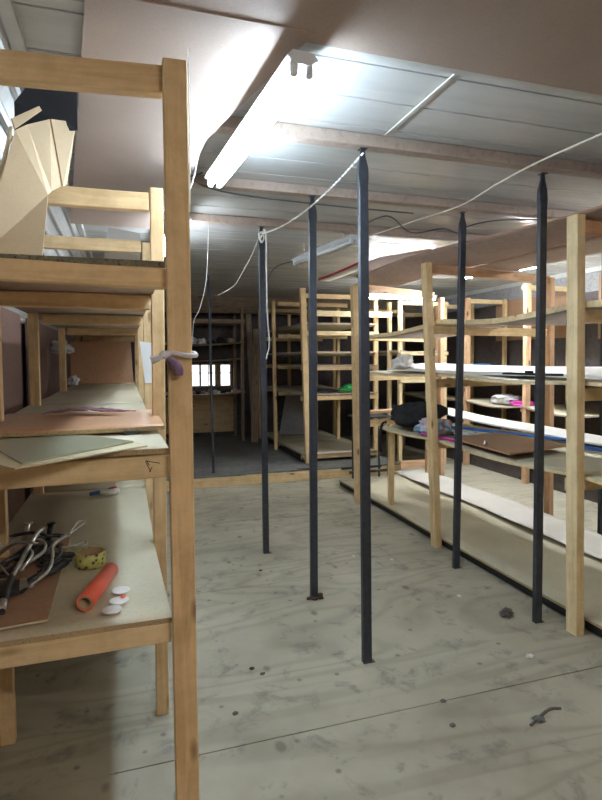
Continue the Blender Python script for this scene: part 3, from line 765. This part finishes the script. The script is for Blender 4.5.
# things on the right rack
tag(heap('crumpled_bag', (2.62, 4.88, 1.40), .10, .11, .075, M['white'], None, 2, 1.3, fr=2.5), 'crumpled white bag standing on the shelf at eye level', 'bag')
t = thing('black_strip', (2.50, 3.0, 1.385), 'flat black plastic strip with a small knob on eye level shelf', 'strip')
beam('bar', (2.44, 3.12, 1.397), (2.50, 2.68, 1.397), .05, .014, M['black_edge'], t)
box('knob', (2.45, 2.90, 1.404), (2.49, 2.94, 1.418), M['black_edge'], t)
tag(heap('black_cloth', (2.60, 4.56, .865), .19, .26, .125, M['black_cloth'], None, 9, 1.1, fr=2.6), 'black cloth heaped on the low shelf of the right rack', 'cloth')
tag(heap('patterned_cloth', (2.49, 4.08, .862), .12, .15, .075, M['denim'], None, 5, 1.2, fr=3), 'pale blue and pink cloth bundled beside the black cloth', 'cloth')
tag(tube('black_strap', [(2.36, 4.72, .90), (2.325, 4.74, .88), (2.315, 4.76, .80), (2.318, 4.78, .68), (2.33, 4.78, .60)], .012, M['black_cloth'], None, 8, True), 'black strap hanging over the low shelf front below the black cloth', 'strap')
t = thing('magenta_tube', (2.38, 3.72, .87), 'magenta plastic tube lying on the low right shelf', 'tube')
lathe('barrel', [(.009, 0), (.013, 0), (.013, .50), (.009, .50)], (2.345, 4.03, .872), M['magenta'], t, 16, (.06, -.44, 0), closed=True)
lathe('end_cap', [(.002, 0), (.0145, 0), (.0145, .03), (.002, .03)], (2.344, 4.04, .872), M['magenta'], t, 16, (.06, -.44, 0))
t = thing('blue_tube', (2.9, 3.9, .88), 'long blue rolled tube with a white end on the low right shelf', 'tube')
lathe('barrel', [(.010, 0), (.014, 0), (.014, 1.15), (.010, 1.15)], (2.74, 4.30, .888), M['blue'], t, 16, (.42, -1.08, .0), closed=True)
lathe('end_cap', [(.002, 0), (.017, 0), (.017, .07), (.002, .07)], (2.725, 4.34, .888), M['white'], t, 16, (.42, -1.08, 0))['label'] = 'white end cap'
t = thing('blue_tube', (3.0, 2.8, .88), 'blue tube lying to the right of the nearest right upright', 'tube')
lathe('barrel', [(.010, 0), (.014, 0), (.014, 1.0), (.010, 1.0)], (2.96, 3.05, .892), M['blue'], t, 16, (.05, -1, 0), closed=True)
tag(heap('clear_wrap', (2.72, 4.02, .862), .10, .14, .016, M['clear'], None, 12, 1.2), 'crumpled clear plastic wrap beside the blue tube', 'wrap')
tag(plate('hardboard_piece', [(2.352, 2.95, .886), (2.40, 3.70, .884), (2.96, 3.85, .886), (2.96, 3.10, .886)], .012, [M['hardboard'], M['hardboard_orange']]), 'brown hardboard piece lying on the low right shelf', 'board')
tag(lathe('metal_button', [(.004, 0), (.016, .0), (.016, .008), (.008, .012), (.012, .026), (.002, .03)], (2.43, 3.31, .8865), M['steel'], None, 16), 'small silvery knob lying on the brown hardboard piece', 'knob')

# ------------------------------------------------------------ wall rack along the right wall
def wall_rack():
    t = thing('shelving_rack', (4.55, 5.4, 0), 'pine shelving rack against the right wall behind the first rack', 'shelving')
    for y, h in ((3.1, 2.3), (4.25, 2.3), (5.42, 2.38), (6.62, 2.34), (7.4, 2.34), (8.5, 2.3)):
        beam('post', (4.55, y, 0), (4.55, y, h), .06, .07, M['pine_orange'], t, up=(1, 0, 0))
        beam('post', (5.17, y, 0), (5.17, y, h), .05, .05, RP, t, up=(1, 0, 0))
        beam('cross_beam', (4.52, y+.05, h-.04), (5.2, y+.05, h-.04), .04, .06, M['pine_pale'], t)
        for z in (1.93, 1.35, .88, .4): beam('cross_beam', (4.52, y+.05, z), (5.2, y+.05, z), .04, .05, M['pine_orange'], t)
    segs = ((3.1, 4.25), (4.26, 5.42), (5.43, 6.62), (6.63, 8.5))
    for k, (a, b) in enumerate(segs):
        for z, am in ((1.975, .03), (1.40, .03), (.93, .05), (.45, .03)):
            sheet('shelf', 4.5, 5.15, a, b, (lambda a_, b_, z_, am_: lambda x, y: z_-am_*math.sin(math.pi*(y-a_)/(b_-a_)))(a, b, z, am), .018, E2, t, 3, 14)
    # closed dark plinth under the lowest shelf
    sheet('plinth', 4.62, 4.64, 3.1, 8.5, flat(.36), .36, M['dark_board'], t, 1, 2)
E2 = [M['chip'], M['underboard']]
wall_rack()
tag(heap('pink_bag', (4.72, 5.66, .90), .12, .20, .035, M['magenta'], None, 3, 1.2), 'pink bag lying on a shelf of the right wall rack', 'bag')
tag(heap('clear_bag', (4.78, 6.05, .90), .14, .2, .07, M['clear'], None, 8, 1.2), 'clear plastic bag behind the pink bag on the wall rack', 'bag')
for i, (x, y, rz, c) in enumerate(((4.62, 5.9, .2, 'paper'), (4.66, 6.3, -.3, 'clear'), (4.75, 6.1, .5, 'paper'), (4.64, 6.75, .1, 'paper'))):
    z = 1.40-.03*math.sin(math.pi*((y-5.43) % 1.2)/1.2)+.014+.003*i
    o = plate('paper_scrap', [(x-.1, y-.14, z), (x+.1, y-.12, z), (x+.09, y+.14, z+.01), (x-.1, y+.13, z+.01)], .002, M[c])
    tag(o, ('first', 'second', 'third', 'fourth')[i]+' scrap of wrapping from the right on the upper wall rack shelf', 'paper', 'scraps of wrapping on the wall rack')
tag(tube('blue_ribbon', [(4.56, 6.55, 1.41), (4.6, 6.3, 1.42), (4.56, 6.1, 1.415)], .008, M['blue']), 'blue ribbon among the scraps on the wall rack', 'ribbon')

def middle_rack():
    t = thing('shelving_rack', (3.6, 6.8, 0), 'narrow pale pine shelving rack between the right and wall racks, farther back', 'shelving')
    for x, y in ((3.60, 6.80), (3.60, 7.12), (3.60, 7.55), (4.3, 6.8), (4.3, 8.1), (3.6, 8.1)):
        beam('post', (x, y, 0), (x, y, 2.30), .055, .05, M['pine_pale'], t, up=(1, 0, 0))
    for y in (6.76, 8.06):
        for z in (2.26, 1.57, 1.19, .5): beam('cross_beam', (3.58, y, z), (4.33, y, z), .04, .05, M['pine_pale'], t)
    for z in (1.615, 1.235, .54):
        sheet('shelf', 3.58, 4.3, 6.74, 8.1, (lambda z_: lambda x, y: z_-.03*math.sin(math.pi*(x-3.58)/.72))(z), .018, E2, t, 6, 6)
middle_rack()
tag(beam('floor_timber', (3.52, 6.64, .06), (4.15, 6.60, .06), .05, .11, M['pine_orange']), 'short orange timber lying on the floor beyond the right rack', 'timber')
def black_stand():
    t = thing('metal_stand', (2.9, 5.7, 0), 'low black metal stand on the floor beyond the black cloth', 'stand')
    for x, y in ((2.70, 6.07), (3.06, 6.07), (2.70, 6.33), (3.06, 6.33)): box('leg', (x-.012, y-.012, 0), (x+.012, y+.012, .78), M['black_metal'], t, .002)
    box('foot_rail', (2.54, 6.055, .12), (3.09, 6.085, .15), M['black_metal'], t, .002)
    box('foot_rail', (2.54, 6.315, .12), (3.09, 6.345, .15), M['black_metal'], t, .002)
    box('top_frame', (2.64, 6.04, .78), (3.10, 6.36, .80), M['black_metal'], t, .002)
black_stand()

# ------------------------------------------------------------ rear racks
def rear_rack():
    t = thing('shelving_rack', (2.3, 6.85, ZP), 'pine shelving rack on the raised platform at the rear of the aisle', 'shelving')
    beam('post', (2.27, 6.82, ZP), (2.20, 6.82, 2.42), .06, .075, RP, t, up=(1, 0, 0))
    beam('post', (2.33, 6.98, ZP), (2.36, 6.98, 2.40), .05, .05, M['pine_pale'], t, up=(1, 0, 0))
    for x, y, dx in ((2.145, 7.98, -.03), (2.2, 9.2, 0), (3.3, 6.95, 0), (3.2, 8.1, 0), (3.22, 9.2, 0), (2.75, 9.3, 0), (3.6, 9.3, 0)):
        beam('post', (x, y, ZP if x < 3.4 else 0), (x+dx, y, 2.36), .05, .05, RP, t, up=(1, 0, 0))
    for z in (2.33, 1.84, 1.38, .98, .2):
        for y in (6.9, 8.02, 9.15): beam('cross_beam', (2.2, y, z), (3.32, y, z), .04, .06, RP if z != 1.84 else M['pine_pale'], t)
    beam('cross_beam', (2.3, 6.86, 2.10), (3.5, 6.86, 2.10), .04, .075, M['pine_pale'], t)
    for k, (a, b) in enumerate(((6.86, 8.0), (8.01, 9.2))):
        for z, am in ((1.98, .05), (1.60, .05), (1.42, .02), (1.04, .03), (.24, .02)):
            sheet('shelf', 2.22, 3.3, a, b, (lambda a_, b_, z_, am_: lambda x, y: z_-am_*math.sin(math.pi*(y-a_)/(b_-a_))*math.sin(math.pi*(x-2.1)/1.4))(a, b, z, am), .018, [M['chip'], M['underboard']], t, 5, 10)
    sheet('base_edging', 2.205, 2.217, 6.86, 9.2, flat(.20), .05, M['black_edge'], t, 1, 4)['label'] = 'black edging strip'
rear_rack()
tag(heap('green_bag', (2.98, 7.05, 1.045), .16, .12, .05, M['green'], None, 11, 1.2), 'bright green bag on a shelf of the rear rack', 'bag')
tag(heap('dark_bag', (2.62, 7.1, 1.045), .16, .12, .025, M['black_cloth'], None, 13, 1.2), 'dark flat bundle beside the green bag', 'bag')
tag(beam('orange_plank', (2.42, 5.35, .93), (3.05, 5.5, .93), .12, .03, M['pine_orange']), 'short orange plank resting across the end of the right rack low shelf', 'plank')
def leaning(name, p0, p1, w_, label, m_='pine_dull'):
    tag(beam(name, p0, p1, w_, .02, M[m_]), label, 'plank', 'planks leaning at the rear')
leaning('leaning_plank', (1.99, 8.75, ZP+.01), (2.09, 8.95, 2.0), .12, 'wide dull plank leaning beside the far window')
leaning('leaning_plank', (2.05, 9.0, ZP+.01), (2.0, 9.2, 2.27), .09, 'narrow dull plank standing beside the far window')
tag(plate('leaning_sheet', [(2.4, 8.72, .25), (3.05, 8.72, .25), (2.98, 9.0, .99), (2.62, 9.0, .99)], .01, M['plaster']), 'grey sheet leaning inside the rear rack', 'board')

def window_rack():
    t = thing('shelving_rack', (1.0, 9.3, ZP), 'dim shelving rack across the far window', 'shelving')
    for x in (.45, 1.86): 
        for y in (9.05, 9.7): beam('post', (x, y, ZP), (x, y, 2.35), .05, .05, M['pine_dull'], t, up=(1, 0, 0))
    for z, am in ((2.16, .0), (1.80, .05), (1.52, .04), (.96, .04)):
        sheet('shelf', .4, 1.9, 9.0, 9.75, (lambda z_, am_: lambda x, y: z_-am_*math.sin(math.pi*(x-.4)/1.5))(z, am), .02, [M['chip'], M['pine_dull']], t, 14, 3)
        for y in (9.03, 9.7): 
            if am < .01: beam('rail', (.4, y, z-.045), (1.9, y, z-.045), .04, .05, M['pine_dull'], t)
window_rack()
for i in range(9):
    x = .95+.1*i+random.uniform(-.02, .02)
    h = random.uniform(.02, .045)
    tag(heap('junk_bundle', (x, 9.25+random.uniform(-.1, .1), .962-.04*math.sin(math.pi*(x-.4)/1.5)), .045, .05, h, M[random.choice(['rag_white', 'mauve', 'rust', 'clear', 'black_cloth'])], None, 20+i, 1.3), 'small crumpled bundle on the ledge under the far window, %s from left' % ('first','second','third','fourth','fifth','sixth','seventh','eighth','ninth')[i], 'bundle', 'bundles on the window ledge')
for i in range(6):
    x = .9+.16*i+random.uniform(-.02, .02); h = random.uniform(.03, .07)
    tag(heap('stored_bundle', (x, 9.3, 1.80-.05*math.sin(math.pi*(x-.4)/1.5)), .07, .07, h, M[random.choice(['rag_white', 'dark_board', 'underboard', 'black_cloth'])], None, 40+i, 1.0), 'dim bundle on the shelf above the far window, %s from left' % ('first','second','third','fourth','fifth','sixth')[i], 'bundle', 'bundles on the shelf above the window')

# ------------------------------------------------------------ cords, chain, cables
def chain(a, b, sagz):
    a, b = Vector(a), Vector(b)
    t = thing('white_chain', a, 'white beaded chain slung between the tops of the middle black posts', 'chain')
    n = 46; L = (b-a).length; bm = bmesh.new()
    for i in range(n):
        s0, s1 = i/n, (i+.62)/n
        f = lambda s: a.lerp(b, s)-Vector((0, 0, sagz*4*s*(1-s)))-a
        tube_bm(bm, [f(s0), f(s1)], .0055, 6)
    link('links', mesh_from(bm), M['string'], t, a)
    P = [a.lerp(b, k/12)-Vector((0, 0, sagz*4*(k/12)*(1-k/12))) for k in range(13)]
    tube('cord', P, .002, M['string'], t, 5, False)
chain((1.085, 2.42, 2.47), (.99, 4.05, 2.44), .07)
tag(tube('white_string', [(1.0, 4.06, 2.47), (1.02, 4.05, 2.44), (1.025, 4.055, 2.2), (1.03, 4.06, 1.85), (1.045, 4.06, 1.62), (1.025, 4.06, 1.53), (1.02, 4.06, 1.50)], .005, M['string']), 'white string hanging down beside the post in the aisle', 'string')
tag(tube('thin_string', [(.985, 4.06, 2.46), (.93, 4.1, 2.3), (.86, 4.15, 2.16), (.80, 4.2, 2.06), (.70, 4.3, 2.0)], .0025, M['string']), 'thin slack thread running left from the post with hanging string', 'string')
tag(tube('string_knot', [(.985, 4.07, 2.41), (1.0, 4.065, 2.44), (1.01, 4.07, 2.41), (.99, 4.068, 2.38), (.975, 4.07, 2.44), (1.015, 4.065, 2.46)], .007, M['string']), 'knot of white string at the top of the stringed post', 'string')
tag(tube('white_cable', [(2.012, 1.90, 2.482), (2.013, 2.32, 2.494), (2.05, 2.7, 2.50), (2.097, 3.142, 2.495), (2.02, 3.6, 2.50), (1.902, 4.107, 2.493), (1.75, 4.3, 2.47)], .005, M['cable_white']), 'cream cable strung under the ceiling towards the unlit tube light', 'cable')
tag(tube('dark_cable', [(1.72, 3.95, 2.50), (1.8, 3.6, 2.52), (2.05, 3.7, 2.44), (2.25, 3.6, 2.46), (2.3, 3.45, 2.40), (2.3, 3.4, 2.5)], .005, M['cable']), 'dark cable looping under the ceiling near the crooked post', 'cable')
tag(tube('dark_cable', [(2.32, 3.42, 2.40), (2.42, 3.5, 2.47), (2.6, 3.4, 2.50), (2.9, 3.3, 2.50)], .005, M['cable']), 'dark cable arching right from the crooked post', 'cable')
tag(tube('grey_cable', [(.40, 2.95, 2.48), (.36, 3.1, 2.49), (.6, 3.3, 2.495), (1.2, 3.36, 2.49), (1.9, 3.4, 2.495)], .005, M['cable']), 'grey cable running along the joist behind the lit tube', 'cable')
tag(tube('pale_cable', [(1.177, 1.75, 2.552), (1.175, 2.1, 2.55), (1.178, 2.38, 2.55)], .003, M['cable_white']), 'pale cable under the white panels before the nearest joist', 'cable')
tag(tube('dangling_string', [(.33, 2.46, 2.478), (.325, 2.5, 2.42), (.31, 2.55, 2.33), (.285, 2.6, 2.25), (.27, 2.62, 2.20), (.262, 2.62, 2.19)], .003, M['string']), 'white cord dangling from the corner of the crooked ceiling sheet', 'cord')
tag(tube('hanging_string', [(.196, 1.72, 2.44), (.197, 1.72, 2.2), (.195, 1.72, 1.95)], .002, M['string']), 'thin white cord hanging down beside the front left upright', 'cord')
tag(tube('side_string', [(.60, 4.1, 2.50), (.58, 4.1, 2.1), (.53, 4.1, 1.88), (.485, 4.1, 1.78), (.47, 4.1, 1.6)], .002, M['string']), 'pale string hanging just right of the front left upright', 'string')
tag(tube('lamp_wire', [(1.57, 5.05, 2.44), (1.42, 5.3, 2.40), (1.34, 5.4, 2.20), (1.33, 5.4, 2.08)], .006, M['cable']), 'dark wire drooping from the far end of the unlit tube light', 'wire')

# ------------------------------------------------------------ floor debris
tag(heap('lint_lump', (2.085, 2.63, 0), .032, .026, .026, M['tuft'], None, 31, 1.5), 'dark lump of dirt on the floor near the right black posts', 'debris')
tag(heap('paper_bit', (1.912, 2.23, 0), .018, .014, .007, M['paper'], None, 33, 1.5), 'small white paper bit on the floor in front of the right rack', 'debris')
def twig():
    t = thing('dark_twig', (1.63, 1.83, 0), 'flat dark torn scrap on the floor at lower right', 'debris')
    tube('strip', [(1.55, 1.80, .004), (1.62, 1.83, .006), (1.70, 1.86, .004), (1.75, 1.85, .004)], .006, M['tuft'], t, 6)
    heap('wad', (1.61, 1.82, 0), .022, .02, .006, M['tuft'], t, 35, 1.5)
twig()
for i, (x, y) in enumerate(((1.07, 3.20), (1.14, 3.19), (1.155, 3.235), (1.10, 3.185))):
    tag(heap('rust_crumb', (x, y, 0), .016, .012, .010, M['rust'], None, 50+i, 1.4), ('leftmost', 'middle', 'rightmost', 'front')[i]+' rusty crumb at the foot of the second middle post', 'debris', 'rusty crumbs round the post foot')
bits = [(1.87, 3.65, 'paper', 'pale fleck on the floor between the two rows of posts'), (.89, 3.75, 'tuft', 'dark fleck on the floor left of the stringed post'), (.56, 2.56, 'rust', 'reddish crumb on the open floor left of the nearest middle post'),
        (.60, 2.50, 'tuft', 'dark crumb next to the reddish crumb on the floor'), (.42, 2.25, 'tuft', 'dark speck on the floor by the left rack'), (1.62, 3.8, 'paper', 'tiny pale fleck farthest out in the aisle'), (1.25, 1.9, 'tuft', 'dark speck on the floor just before the nearest middle post'),
        (1.98, 2.95, 'paper', 'tiny white fleck near the dirt lump'), (1.3, 2.05, 'tuft', 'small dark speck on the floor right of the nearest middle post')]
for i, (x, y, m_, lb) in enumerate(bits):
    tag(heap('floor_crumb', (x, y, 0), .011, .009, .005, M[m_], None, 60+i, 1.5), lb, 'debris', 'crumbs scattered on the floor')
# stains where wet boxes stood and scuffs are in the floor material
